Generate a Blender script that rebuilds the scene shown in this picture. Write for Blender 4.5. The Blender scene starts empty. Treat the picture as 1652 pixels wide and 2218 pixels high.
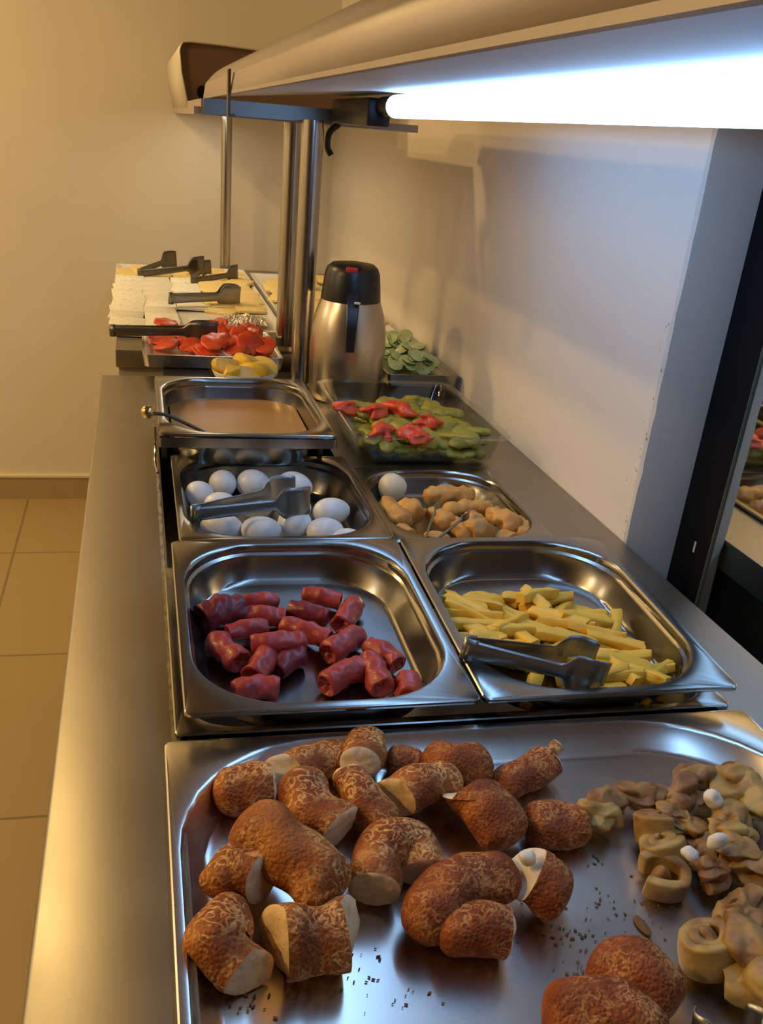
import bpy, bmesh, math, random
from mathutils import Vector, Matrix, noise
random.seed(7)
SC = bpy.context.scene
COL = SC.collection
# ---------------------------------------------------------------- camera
F, PX, PY, HC = 2044.442, 772.83, 1301.30, 0.5
R3 = Matrix(((0.97582113, 0.02510816, -0.2171237), (-0.2048931, 0.45097018, -0.86870289), (0.07610479, 0.89218579, 0.44521072)))
cd = bpy.data.cameras.new('camera'); cam = bpy.data.objects.new('camera', cd); COL.objects.link(cam)
M4 = R3.to_4x4(); M4.translation = Vector((0, 0, HC)); cam.matrix_world = M4
cd.sensor_width = 36; cd.lens = F / 2218 * 36
cd.shift_x = (826 - PX) / 2218; cd.shift_y = (PY - 1109) / 2218
cd.clip_start = 0.02; cd.clip_end = 30
SC.camera = cam
# ---------------------------------------------------------------- exposure, world
SC.view_settings.view_transform = 'Standard'; SC.view_settings.look = 'None'
SC.view_settings.gamma = 1; SC.view_settings.use_curve_mapping = False
SC.view_settings.exposure = 0.18
W = bpy.data.worlds.new('world'); SC.world = W; W.use_nodes = True
W.node_tree.nodes['Background'].inputs[0].default_value = (0.5, 0.4, 0.28, 1)
W.node_tree.nodes['Background'].inputs[1].default_value = 0.05
CEIL_W = 310.0          # strength of the warm ceiling lamps
TUBE_W = 11.5          # strength of the blue-white tube under the canopy

# ---------------------------------------------------------------- helpers
def at(px, py, z):
    d = R3 @ Vector((px - PX, -(py - PY), -F)); t = (z - HC) / d.z
    return Vector((d.x * t, d.y * t, z))
def link(name, me, parent=None, m=None):
    o = bpy.data.objects.new(name, me); COL.objects.link(o)
    if m: me.materials.append(m)
    if parent: o.parent = parent
    return o
def obj(name, bm, m, parent=None, smooth=True, sharp=40):
    me = bpy.data.meshes.new(name); bmesh.ops.recalc_face_normals(bm, faces=bm.faces); bm.to_mesh(me); bm.free()
    if smooth:
        me.shade_smooth()
        me.set_sharp_from_angle(angle=math.radians(sharp))
    return link(name, me, parent, m)
def tag(o, label, cat, group=None, kind=None):
    o['label'] = label; o['category'] = cat
    if group: o['group'] = group
    if kind: o['kind'] = kind
    return o
def thing(name, label, cat, loc=(0, 0, 0), group=None):
    o = bpy.data.objects.new(name, None); COL.objects.link(o); o.location = loc; o.empty_display_size = .02
    return tag(o, label, cat, group)
def struct(o):
    o['kind'] = 'structure'; return o
def box(bm, x0, x1, y0, y1, z0, z1, bev=0):
    b = bmesh.ops.create_cube(bm, size=1)
    vs = b['verts']
    for v in vs:
        v.co = Vector((x0 + (v.co.x + .5) * (x1 - x0), y0 + (v.co.y + .5) * (y1 - y0), z0 + (v.co.z + .5) * (z1 - z0)))
    if bev:
        es = list({e for v in vs for e in v.link_edges})
        bmesh.ops.bevel(bm, geom=es, offset=bev, segments=2, affect='EDGES', profile=.5)
def boxo(name, m, parent, *a, bev=0):
    bm = bmesh.new(); box(bm, *a, bev=bev); return obj(name, bm, m, parent)
def bridge(bm, A, B, closed=True):
    n = len(A)
    for i in range(n if closed else n - 1):
        j = (i + 1) % n
        bm.faces.new((A[i], A[j], B[j], B[i]))
def lathe(bm, prof, n=40, cx=0, cy=0, cap=True):
    rings = []
    for r, z in prof:
        rings.append([bm.verts.new((cx + r * math.cos(2 * math.pi * i / n), cy + r * math.sin(2 * math.pi * i / n), z)) for i in range(n)])
    for a, b in zip(rings, rings[1:]): bridge(bm, a, b)
    if cap:
        bm.faces.new(rings[0]); bm.faces.new(rings[-1])
def catmull(P, n):
    P = [Vector(p) for p in P]
    Q = [2 * P[0] - P[1]] + P + [2 * P[-1] - P[-2]]
    out = []
    segs = len(P) - 1
    for k in range(n + 1):
        t = k / n * segs; i = min(int(t), segs - 1); u = t - i
        a, b, c, d = Q[i], Q[i + 1], Q[i + 2], Q[i + 3]
        out.append(.5 * ((2 * b) + (-a + c) * u + (2 * a - 5 * b + 4 * c - d) * u * u + (-a + 3 * b - 3 * c + d) * u ** 3))
    return out
def frames(path):
    n = len(path); out = []
    for i in range(n):
        t = (path[min(i + 1, n - 1)] - path[max(i - 1, 0)]).normalized()
        up = Vector((0, 0, 1)) if abs(t.z) < .95 else Vector((1, 0, 0))
        s = t.cross(up).normalized(); out.append((t, s, s.cross(t).normalized()))
    return out
def sweep(bm, P, rad, n=16, m=12, sq=1.0, ends='round', nz=0, ns=40, seed=0, cut0=None, cut1=None):
    """tube along P; rad = number or function of 0..1; returns first and last ring"""
    path = catmull(P, m) if len(P) > 1 else P
    fr = frames(path); rings = []
    for k, (p, (t, s, u)) in enumerate(zip(path, fr)):
        f = k / (len(path) - 1); r = rad(f) if callable(rad) else rad
        ring = []
        for i in range(n):
            a = 2 * math.pi * i / n
            d = s * math.cos(a) + u * math.sin(a) * sq
            q = p + d * r
            if nz: q += d * nz * noise.noise((q + Vector((seed, seed * 1.7, 0))) * ns)
            if cut0 and k == 0: q += t * d.dot(cut0) * r
            if cut1 and k == len(path) - 1: q += t * d.dot(cut1) * r
            ring.append(bm.verts.new(q))
        rings.append(ring)
    for a, b in zip(rings, rings[1:]): bridge(bm, a, b)
    if ends == 'flat':
        bm.faces.new(rings[0]); bm.faces.new(rings[-1])
    return rings, path, fr
def cyl(bm, p0, p1, r, n=24):
    sweep(bm, [p0, p1], r, n=n, m=1, ends='flat')
def roundcap(f, e=.18):
    f = min(f, 1 - f)
    return 1 if f > e else math.sqrt(max(0.0001, 1 - ((e - f) / e) ** 2))

# ---------------------------------------------------------------- materials
def base_mat(name):
    m = bpy.data.materials.new(name); m.use_nodes = True
    nt = m.node_tree; return m, nt, nt.nodes['Principled BSDF']
def N(nt, t, **kw):
    n = nt.nodes.new(t)
    for k, v in kw.items():
        if k in n.inputs: n.inputs[k].default_value = v
        else: setattr(n, k, v)
    return n
def mat(name, c, rough=.5, metal=0, c2=None, scale=30, bump=0, bscale=None, spec=.5, sss=0, lo=.35, hi=.65, trans=0, stretch=None, coat=0, detail=4, rvar=0):
    m, nt, b = base_mat(name); L = nt.links
    b.inputs['Base Color'].default_value = (*c, 1); b.inputs['Roughness'].default_value = rough
    b.inputs['Metallic'].default_value = metal; b.inputs['Specular IOR Level'].default_value = spec
    b.inputs['Coat Weight'].default_value = coat; b.inputs['Coat Roughness'].default_value = .15
    b.inputs['Transmission Weight'].default_value = trans
    if sss:
        b.inputs['Subsurface Weight'].default_value = sss; b.inputs['Subsurface Radius'].default_value = (.01, .006, .003); b.inputs['Subsurface Scale'].default_value = .6
    tc = N(nt, 'ShaderNodeTexCoord'); mp = N(nt, 'ShaderNodeMapping')
    if stretch: mp.inputs['Scale'].default_value = stretch
    L.new(tc.outputs['Object'], mp.inputs['Vector'])
    nz = N(nt, 'ShaderNodeTexNoise', Scale=scale, Detail=detail); L.new(mp.outputs[0], nz.inputs['Vector'])
    if c2:
        r = N(nt, 'ShaderNodeValToRGB'); r.color_ramp.elements[0].position = lo; r.color_ramp.elements[1].position = hi
        r.color_ramp.elements[0].color = (*c, 1); r.color_ramp.elements[1].color = (*c2, 1)
        L.new(nz.outputs[0], r.inputs[0]); L.new(r.outputs[0], b.inputs['Base Color'])
    if rvar:
        mr = N(nt, 'ShaderNodeMapRange'); mr.inputs['To Min'].default_value = rough - rvar; mr.inputs['To Max'].default_value = rough + rvar
        nr = N(nt, 'ShaderNodeTexNoise', Scale=9, Detail=6); L.new(tc.outputs['Object'], nr.inputs['Vector'])
        L.new(nr.outputs[0], mr.inputs['Value']); L.new(mr.outputs[0], b.inputs['Roughness'])
    if bump:
        nb = N(nt, 'ShaderNodeTexNoise', Scale=bscale or scale, Detail=4); L.new(mp.outputs[0], nb.inputs['Vector'])
        bp = N(nt, 'ShaderNodeBump'); bp.inputs['Strength'].default_value = bump; bp.inputs['Distance'].default_value = .002
        L.new(nb.outputs[0], bp.inputs['Height']); L.new(bp.outputs[0], b.inputs['Normal'])
    return m
def emit(name, c, s):
    m, nt, b = base_mat(name)
    b.inputs['Base Color'].default_value = (.8, .8, .8, 1)
    b.inputs['Emission Color'].default_value = (*c, 1); b.inputs['Emission Strength'].default_value = s
    return m
STEEL = mat('pan_steel', (.34, .325, .30), .23, 1, bump=.04, bscale=60, rvar=.07)
TRAYST = mat('tray_steel', (.74, .70, .63), .27, 1, bump=.03, bscale=40, rvar=.05)
COUNTER = mat('counter_steel', (.35, .325, .29), .40, 1, c2=(.34, .315, .26), scale=7, bump=.03, bscale=300, stretch=(1, .08, 1), rvar=.08)
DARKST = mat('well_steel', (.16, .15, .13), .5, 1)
POLE = mat('pole_steel', (.50, .47, .43), .22, 1)
HOOD = mat('hood_steel', (.43, .385, .37), .48, .4, bump=.02, bscale=12)
HOODIN = mat('hood_end_shaded', (.20, .13, .08), .6, .1)  # same steel as the hood, with shade put into a brown colour
TONG = mat('tong_steel', (.30, .30, .285), .36, .95, bump=.05, bscale=90)
BLACK = mat('black_plastic', (.012, .012, .013), .35)
FRAMEB = mat('black_frame', (.004, .004, .006), .7, spec=.12)
WALL = mat('cream_plaster', (.68, .63, .56), .85, 0, c2=(.71, .66, .58), scale=3, bump=.12, bscale=25)
GRIME = mat('chipped_plaster', (.60, .56, .48), .95, 0, c2=(.30, .27, .20), scale=120, bump=.8, bscale=160)

# floor: square tiles with thin dark joints
FLOOR, nt, b = base_mat('floor_tiles')
tc = N(nt, 'ShaderNodeTexCoord'); mp = N(nt, 'ShaderNodeMapping'); mp.inputs['Location'].default_value = (.43, -.29 + .69 * 3, 0)
br = N(nt, 'ShaderNodeTexBrick'); br.offset = 0; br.inputs['Scale'].default_value = 1; br.inputs['Brick Width'].default_value = .69
br.inputs['Row Height'].default_value = .69; br.inputs['Mortar Size'].default_value = .004
br.inputs['Color1'].default_value = (.33, .25, .12, 1); br.inputs['Color2'].default_value = (.35, .26, .13, 1); br.inputs['Mortar'].default_value = (.20, .14, .07, 1)
nt.links.new(tc.outputs['Object'], mp.inputs[0]); nt.links.new(mp.outputs[0], br.inputs['Vector']); nt.links.new(br.outputs[0], b.inputs['Base Color'])
b.inputs['Roughness'].default_value = .4
SKIRT = mat('skirting_tile', (.36, .27, .16), .4, c2=(.40, .30, .18), scale=8)
SKTOP = mat('skirting_top', (.70, .62, .48), .5)

# simit crust: toasted brown with pale sesame seeds and cracks
def crust(name, dark, mid, pale, sc=1.0):
    m, nt, b = base_mat(name); L = nt.links
    tc = N(nt, 'ShaderNodeTexCoord')
    n1 = N(nt, 'ShaderNodeTexNoise', Scale=34 * sc, Detail=5); L.new(tc.outputs['Object'], n1.inputs['Vector'])
    r1 = N(nt, 'ShaderNodeValToRGB'); r1.color_ramp.elements[0].position = .35; r1.color_ramp.elements[1].position = .68
    r1.color_ramp.elements[0].color = (*dark, 1); r1.color_ramp.elements[1].color = (*mid, 1); L.new(n1.outputs[0], r1.inputs[0])
    wv = N(nt, 'ShaderNodeTexNoise', Scale=92 * sc, Detail=3, Distortion=1.2); L.new(tc.outputs['Object'], wv.inputs['Vector'])
    r2 = N(nt, 'ShaderNodeValToRGB'); e = r2.color_ramp.elements
    e[0].position = .44; e[0].color = (0, 0, 0, 1); e[1].position = .57; e[1].color = (0, 0, 0, 1)
    k = r2.color_ramp.elements.new(.50); k.color = (1, 1, 1, 1); L.new(wv.outputs[0], r2.inputs[0])
    pn = N(nt, 'ShaderNodeTexNoise', Scale=22 * sc, Detail=2); L.new(tc.outputs['Object'], pn.inputs['Vector'])
    mr = N(nt, 'ShaderNodeMapRange'); mr.inputs['From Min'].default_value = .38; mr.inputs['From Max'].default_value = .56; L.new(pn.outputs[0], mr.inputs['Value'])
    mu = N(nt, 'ShaderNodeMath', operation='MULTIPLY'); L.new(r2.outputs[0], mu.inputs[0]); L.new(mr.outputs[0], mu.inputs[1])
    mx = N(nt, 'ShaderNodeMixRGB'); L.new(mu.outputs[0], mx.inputs[0]); L.new(r1.outputs[0], mx.inputs[1]); mx.inputs[2].default_value = (*pale, 1)
    L.new(mx.outputs[0], b.inputs['Base Color']); b.inputs['Roughness'].default_value = .6; b.inputs['Specular IOR Level'].default_value = .25
    vo = N(nt, 'ShaderNodeTexVoronoi', Scale=330 * sc); L.new(tc.outputs['Object'], vo.inputs['Vector'])
    ad = N(nt, 'ShaderNodeMath', operation='SUBTRACT'); L.new(wv.outputs[0], ad.inputs[0]); L.new(vo.outputs[0], ad.inputs[1])
    bp = N(nt, 'ShaderNodeBump'); bp.inputs['Strength'].default_value = .7; bp.inputs['Distance'].default_value = .0018
    L.new(ad.outputs[0], bp.inputs['Height']); L.new(bp.outputs[0], b.inputs['Normal'])
    return m
SIMIT = crust('sesame_crust', (.24, .058, .012), (.54, .19, .038), (.90, .54, .20))
SIMITD = crust('dark_sesame_crust', (.20, .042, .010), (.40, .11, .024), (.66, .32, .10), 1.1)
CRUMB = mat('bread_crumb', (.88, .63, .34), .9, c2=(.68, .45, .20), scale=130, bump=.6, bscale=200, lo=.55, hi=.75, spec=.1)
CRUMBW = mat('white_bread_crumb', (.80, .68, .50), .9, c2=(.62, .48, .30), scale=150, bump=.6, bscale=200, lo=.6, hi=.75, spec=.1)
PASTRY = mat('pastry_golden', (.40, .22, .055), .5, c2=(.15, .055, .018), scale=34, bump=.5, bscale=120, lo=.42, hi=.60)
PASTRYP = mat('pastry_pale', (.50, .32, .085), .5, c2=(.20, .085, .025), scale=26, bump=.5, bscale=110, lo=.44, hi=.60)
PASTRYD = mat('pastry_brown', (.22, .085, .025), .5, c2=(.40, .21, .06), scale=36, bump=.5, bscale=110)
FETA = mat('white_cheese', (.80, .76, .66), .7, c2=(.74, .70, .56), scale=25, bump=.2, bscale=60, sss=.1)
HERB = mat('herbed_white_cheese', (.88, .86, .74), .7, c2=(.42, .44, .28), scale=75, lo=.62, hi=.74, bump=.2)
KASHAR = mat('yellow_cheese', (.80, .60, .20), .6, c2=(.86, .68, .30), scale=18, bump=.15)
EGG = mat('egg_white', (.82, .83, .82), .32, sss=.08)
SAUS = mat('sausage_skin', (.34, .032, .034), .42, c2=(.46, .060, .045), scale=28, bump=.35, bscale=130, coat=.1)
SAUSD = mat('dark_sausage_skin', (.16, .012, .024), .42, c2=(.22, .022, .028), scale=28, bump=.3, bscale=100, coat=.1)
FRY = mat('fried_potato', (.82, .50, .05), .5, c2=(.70, .34, .04), scale=28, bump=.3, bscale=90, lo=.5, hi=.8, sss=.05)
ROLL = mat('fried_roll_skin', (.72, .39, .09), .5, c2=(.52, .22, .04), scale=26, bump=.6, bscale=80)
SAUCE = mat('orange_sauce', (.44, .25, .075), .4, c2=(.40, .19, .035), scale=9, bump=.15, bscale=30)
TOM = mat('tomato_red', (.62, .035, .02), .35, c2=(.70, .12, .03), scale=35, bump=.3, bscale=60)
PEP = mat('green_pepper', (.27, .25, .03), .4, c2=(.38, .34, .06), scale=24, bump=.3, bscale=60)
CUCI = mat('cucumber_flesh', (.62, .70, .34), .4, c2=(.50, .60, .24), scale=60)
CUCS = mat('cucumber_skin', (.06, .15, .03), .4)
LEMON = mat('lemon_flesh', (.85, .55, .08), .4, c2=(.80, .62, .18), scale=50)
LEMP = mat('lemon_peel', (.80, .50, .03), .45)
PORC = mat('white_porcelain', (.78, .77, .74), .25)
HAM = mat('crumpled_foil', (.55, .46, .40), .35, .5, c2=(.75, .70, .64), scale=60, bump=.6, bscale=60)
PAPER = mat('white_plastic_slip', (.70, .70, .74), .5)
REDB = mat('red_button', (.55, .03, .03), .4)
GOLD = mat('brass_ball', (.75, .55, .25), .22, 1)
FLASK = mat('flask_steel', (.56, .50, .42), .30, 1, bump=.03, bscale=300, stretch=(1, 1, .05))
CRM = mat('crumb_bits', (.20, .10, .035), .8)
RUBB = mat('grimy_edge', (.16, .13, .07), .8, c2=(.36, .30, .16), scale=60)
GLASS = bpy.data.materials.new('clear_glass'); GLASS.use_nodes = True; nt = GLASS.node_tree; nt.nodes.clear()
g1 = N(nt, 'ShaderNodeBsdfTransparent'); g1.inputs[0].default_value = (.93, .955, .93, 1); g2 = N(nt, 'ShaderNodeBsdfGlossy'); g2.inputs['Roughness'].default_value = .04
fz = N(nt, 'ShaderNodeLayerWeight'); gm = N(nt, 'ShaderNodeMixShader'); fz2 = N(nt, 'ShaderNodeMath', operation='POWER'); fz2.inputs[1].default_value = 3.5; ml = N(nt, 'ShaderNodeMath', operation='MULTIPLY_ADD'); ml.inputs[1].default_value = .6; ml.inputs[2].default_value = .05; go = N(nt, 'ShaderNodeOutputMaterial')
nt.links.new(fz.outputs['Facing'], fz2.inputs[0]); nt.links.new(fz2.outputs[0], ml.inputs[0]); nt.links.new(ml.outputs[0], gm.inputs[0]); nt.links.new(g1.outputs[0], gm.inputs[1]); nt.links.new(g2.outputs[0], gm.inputs[2]); nt.links.new(gm.outputs[0], go.inputs[0])
MIRROR, nt, b = base_mat('mirror_glass')
b.inputs['Base Color'].default_value = (.74, .76, .72, 1); b.inputs['Metallic'].default_value = 1; b.inputs['Roughness'].default_value = .03
TUBE = emit('tube_glow', (.27, .54, 1.0), TUBE_W)
CEILG = emit('ceiling_lamp_glow', (1.0, .66, .25), CEIL_W)

# ---------------------------------------------------------------- room
ZF, ZC, XW, YW, YP = -.85, 1.75, .672, 3.57, 1.137
def slab(name, m, *a):
    return struct(boxo(name, m, None, *a))
slab('floor', FLOOR, -2.6, .9, -2.2, YW, ZF - .05, ZF)
slab('ceiling', mat('dim_ceiling', (.26, .21, .15), .9), -2.6, .9, -2.2, YW, ZC, ZC + .05)  # unseen ceiling, colour lowered to keep reflections in the pans dark
slab('wall_far', WALL, -2.6, .9, YW, YW + .08, ZF, ZC)
slab('wall_left', WALL, -2.68, -2.6, -2.2, YW, ZF, ZC)
slab('wall_back', mat('darkened_back_wall', (.07, .045, .03), .6, 0, c2=(.10, .065, .04), scale=4), -2.6, .9, -2.28, -2.2, ZF, ZC)  # unseen back wall, colour darkened so the pan walls reflect dark
slab('wall_recess', WALL, .785, .9, -2.2, YP, ZF, ZC)
# the right wall runs flush with the counter and ends in a worn outer corner
bm = bmesh.new()
zs = [ZF + (ZC - ZF) * i / 120 for i in range(121)]
prev = None
for z in zs:
    k = noise.noise(Vector((z * 55, 3, 1))) * .0022 + noise.noise(Vector((z * 14, 9, 1))) * .002
    ring = [bm.verts.new(c) for c in ((.9, YP, z), (XW + .012, YP, z), (XW + .003 + k, YP + .001, z), (XW, YP + .006 + 1.2 * k, z), (XW, YP + .03, z), (XW, YW, z), (.9, YW, z))]
    if prev: bridge(bm, prev, ring)
    prev = ring
struct(obj('wall_right', bm, WALL, None, sharp=25))
b_ = boxo('baseboard_far', SKIRT, None, -2.6, -.05, YW - .012, YW, ZF, ZF + .085); struct(b_)
b_ = boxo('trim_1', SKTOP, None, -2.6, -.05, YW - .015, YW, ZF + .085, ZF + .094); struct(b_)
# chipped plaster along the wall corner near the counter
bm = bmesh.new()
for i in range(26):
    z = random.uniform(.0, .2) if i < 20 else random.uniform(.2, .32)
    y = YP + .004 + abs(random.gauss(0, .010)); r = random.uniform(.0007, .0020)
    bmesh.ops.create_icosphere(bm, subdivisions=1, radius=r, matrix=Matrix.Translation((XW, y, z)) @ Matrix.Diagonal((.35, 1, 1.4, 1)))
o = obj('plaster_chip', bm, GRIME, None, smooth=False); tag(o, 'worn grey chipped plaster along the lower outer corner of the cream wall', 'wall damage', kind='stuff')

# mirror with its black frame, set back behind the counter
t = thing('wall_mirror', 'tall mirror in a wide black frame behind the counter, reflecting the food pans', 'mirror', (.77, .1, -.6))
def rel(o, root):
    o.parent = root; o.matrix_parent_inverse = Matrix.Translation(-root.location); return o
rel(boxo('mirror_plate', MIRROR, None, .754, .762, -.8, YP - .078, -.62, .98), t)
rel(boxo('frame', FRAMEB, None, .7515, .784, YP - .083, YP - .0005, -.62, 1.06, bev=.002), t)
rel(boxo('top_rail', FRAMEB, None, .7515, .784, -.88, YP - .083, .98, 1.06, bev=.002), t)
rel(boxo('bottom_rail', FRAMEB, None, .7515, .784, -.88, YP - .083, -.70, -.62, bev=.002), t)
rel(boxo('edge_strip', mat('strip_grey', (.10, .10, .08), .5), None, .7510, .7545, YP - .0850, YP - .0835, -.62, .98), t)
rel(boxo('scratch', mat('chip_pale', (.45, .42, .36), .6), None, .7508, .7515, 1.085, 1.089, .006, .022), t)

# ceiling lamps (above the frame; they light the room warm)
for i, (x, y) in enumerate([(-1.5, 2.8), (-2.0, .9)]):
    t = thing('ceiling_lamp', 'round warm ceiling lamp ' + ['near the far wall', 'above the aisle', 'behind the camera'][i], 'lamp', (x, y, ZC), 'warm ceiling lamps')
    bm = bmesh.new(); lathe(bm, [(.10, -.012), (.115, -.012), (.12, 0), (.10, 0)], 32, cap=False); obj('ring', bm, PORC, t)
    bm = bmesh.new(); lathe(bm, [(.10, -.008), (.10, -.004)], 32); obj('diffuser', bm, CEILG, t)

GLOBE = emit('fill_globe_glow', (1.0, .79, .52), 6.3)  # added out-of-view fill globes that soften light below the canopy
for i, (y, l) in enumerate(((2.6, 'nearer the far end of the room'), (1.1, 'level with the counter middle'))):
    t = thing('fill_globe', 'added round fill globe on the left wall ' + l, 'lamp', (-2.6, y, 1.0), 'added fill globes on the left wall')
    bm = bmesh.new(); bmesh.ops.create_uvsphere(bm, u_segments=24, v_segments=16, radius=.22, matrix=Matrix.Translation((.27, 0, 0))); obj('globe', bm, GLOBE, t)
    bm = bmesh.new(); box(bm, .001, .06, -.03, .03, -.03, .03, bev=.004); obj('bracket', bm, BLACK, t)
# ---------------------------------------------------------------- counter with its well
CY0, CY1, CX0, CX1 = -.5, 2.045, -.078, XW - .001
HX0, HX1, HY0, HY1 = .026, .566, .20, 1.80
t = thing('buffet_counter', 'long stainless steel buffet counter with a sunken well holding the food pans', 'counter', (.3, .8, ZF))
bm = bmesh.new()
xs = [CX0, HX0, HX1, CX1]; ys = [CY0, HY0, HY1, CY1]
g = [[bm.verts.new((x, y, 0)) for y in ys] for x in xs]
for i in range(3):
    for j in range(3):
        if i == 1 and j == 1: continue
        bm.faces.new((g[i][j], g[i + 1][j], g[i + 1][j + 1], g[i][j + 1]))
# rolled front edge
fr0 = [g[0][j] for j in range(4)]
for dx, dz in ((-.003, -.002), (-.0035, -.006), (-.0035, -.045)):
    nf = [bm.verts.new((CX0 + dx, y, dz)) for y in ys]; bridge(bm, fr0, nf, closed=False); fr0 = nf
for a, b2 in (((CX0, CY1), (CX1, CY1)), ((CX0, CY0), (CX1, CY0)), ((CX1, CY0), (CX1, CY1))):
    q = [bm.verts.new((*a, 0)), bm.verts.new((*b2, 0)), bm.verts.new((*b2, -.045)), bm.verts.new((*a, -.045))]; bm.faces.new(q)
rel(obj('worktop', bm, COUNTER, None, sharp=60), t)
bm = bmesh.new()
for (x0, x1, y0, y1) in ((CX0 + .006, HX0 - .003, CY0 + .01, CY1 - .01), (HX1 + .003, CX1 - .008, CY0 + .01, CY1 - .01), (HX0 - .003, HX1 + .003, HY1 + .003, CY1 - .01), (HX0 - .003, HX1 + .003, CY0 + .01, HY0 - .003)):
    box(bm, x0, x1, y0, y1, ZF + .08, -.046)
rel(obj('cabinet', bm, mat('cabinet_steel', (.06, .055, .045), .6, .4), None), t)
def ringrect(z, e): return [bm.verts.new(c) for c in ((HX0 - e, HY0 - e, z), (HX1 + e, HY0 - e, z), (HX1 + e, HY1 + e, z), (HX0 - e, HY1 + e, z))]
rel(boxo('well_cover', COUNTER, None, .318, HX1 + .004, 1.445, HY1 + .004, .0001, .0010), t)
bm = bmesh.new()
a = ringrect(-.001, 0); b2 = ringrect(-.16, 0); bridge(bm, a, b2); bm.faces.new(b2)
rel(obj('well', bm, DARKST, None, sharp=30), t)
# grimy seal line along the well's left edge
bm = bmesh.new()
ed = [(HX0 - .0075 + .0016 * noise.noise(Vector((y * 40, 0, 0))), y) for y in [.2 + i * .008 for i in range(200)]]
A = [bm.verts.new((x, y, .0006)) for x, y in ed]; B = [bm.verts.new((x + .0045 + .002 * noise.noise(Vector((y * 70, 5, 0))), y, .0008)) for x, y in ed]
bridge(bm, A, B, closed=False)
rel(obj('well_edge_grime', bm, RUBB, None, smooth=False), t)

# far unit
t = thing('cold_display_counter', 'far steel display counter against the end wall carrying the cheese trays', 'counter', (.3, 2.9, ZF))
rel(boxo('worktop', COUNTER, None, -.055, XW - .003, 2.20, YW - .002, -.02, .020, bev=.003), t)
rel(boxo('body', mat('unit_steel', (.42, .38, .30), .5, .6), None, -.050, XW - .008, 2.21, YW - .004, ZF + .1, -.0205, bev=.003), t)

# ---------------------------------------------------------------- canopy
def hood(name, label, prof, y0, y1, m, cap=None):
    t = thing(name, label, 'canopy', ((prof[0][0] + prof[-1][0]) / 2, y0, prof[0][1]))
    bm = bmesh.new()
    P = prof; A = [bm.verts.new((x, y0, z)) for x, z in P]; B = [bm.verts.new((x, y1, z)) for x, z in P]
    bridge(bm, A, B, closed=False)
    o = rel(obj('shell', bm, m, None, sharp=50), t); s = o.modifiers.new('s', 'SOLIDIFY'); s.thickness = .003; s.offset = 0
    return t
def smoothprof(P, n):
    return [(v.x, v.y) for v in catmull([(x, z, 0) for x, z in P], n)]
half = smoothprof([(.134, .556), (.155, .577), (.19, .5965), (.24, .618), (.335, .640)], 24)
prof = [(.13, .533)] + half + [(.67 - x, z) for x, z in reversed(half)][1:] + [(.54, .533)]
nh = hood('canopy', 'long arched steel canopy over the hot food pans with a blue-white tube beneath', prof, -.35, 2.05, HOOD)
bm = bmesh.new(); up = [(.1325, .534), (.36, .556), (.44, .556), (.5375, .534)]  # underside sloped to catch tube light, standing in for camera glow
A = [bm.verts.new((x, -.35, z)) for x, z in up]; B = [bm.verts.new((x, 2.03, z)) for x, z in up]; bridge(bm, A, B, closed=False)
A = [bm.verts.new((x, -.35, z + .0015)) for x, z in up]; B = [bm.verts.new((x, 2.03, z + .0015)) for x, z in up]; bridge(bm, A, B, closed=False)
rel(obj('underside', bm, mat('underside_steel', (.50, .48, .46), .5, .2), None, sharp=5), nh)
rel(boxo('end_crossbar', TONG, None, .128, .40, 2.035, 2.05, .506, .532), nh)
rel(boxo('lower_lip', HOOD, None, .1285, .134, -.35, 2.04, .531, .5345), nh)
bm = bmesh.new(); box(bm, .1245, .1280, 1.455, 1.475, .506, .560); box(bm, .1245, .135, 1.455, 1.475, .503, .5065)
rel(obj('strap_bracket', bm, mat('strap_steel', (.14, .11, .08), .5, .6), None), nh)
fp = [(.128, .517), (.112, .59)] + smoothprof([(.108, .635), (.113, .649), (.128, .655), (.20, .655)], 10) + [(.30, .652), (.56, .655), (.56, .517)]
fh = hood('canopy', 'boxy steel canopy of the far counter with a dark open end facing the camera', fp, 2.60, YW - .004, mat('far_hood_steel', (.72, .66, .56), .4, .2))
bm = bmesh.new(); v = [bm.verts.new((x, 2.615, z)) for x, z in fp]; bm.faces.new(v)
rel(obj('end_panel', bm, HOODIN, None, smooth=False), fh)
rel(boxo('bottom_panel', HOOD, None, .128, .56, 2.07, YW - .004, .510, .516), fh)
rel(boxo('front_baffle', HOOD, None, .112, .56, 2.066, 2.070, .5035, .517), fh)  # added baffle hiding the fill strip from the camera
rel(boxo('side_baffle', HOOD, None, .1255, .1285, 2.07, YW - .004, .5035, .517), fh)  # added baffle, keeps the strip's glint out of view at the left
rel(boxo('lower_rail', HOOD, None, .126, .150, 2.07, 2.6, .516, .531), fh)
bm = bmesh.new(); bmesh.ops.create_icosphere(bm, subdivisions=2, radius=.012, matrix=Matrix.Translation((.160, 2.606, .553)) @ Matrix.Diagonal((1, .5, 1.2, 1)))
rel(obj('bolt', bm, FRAMEB, None), fh)

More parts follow.
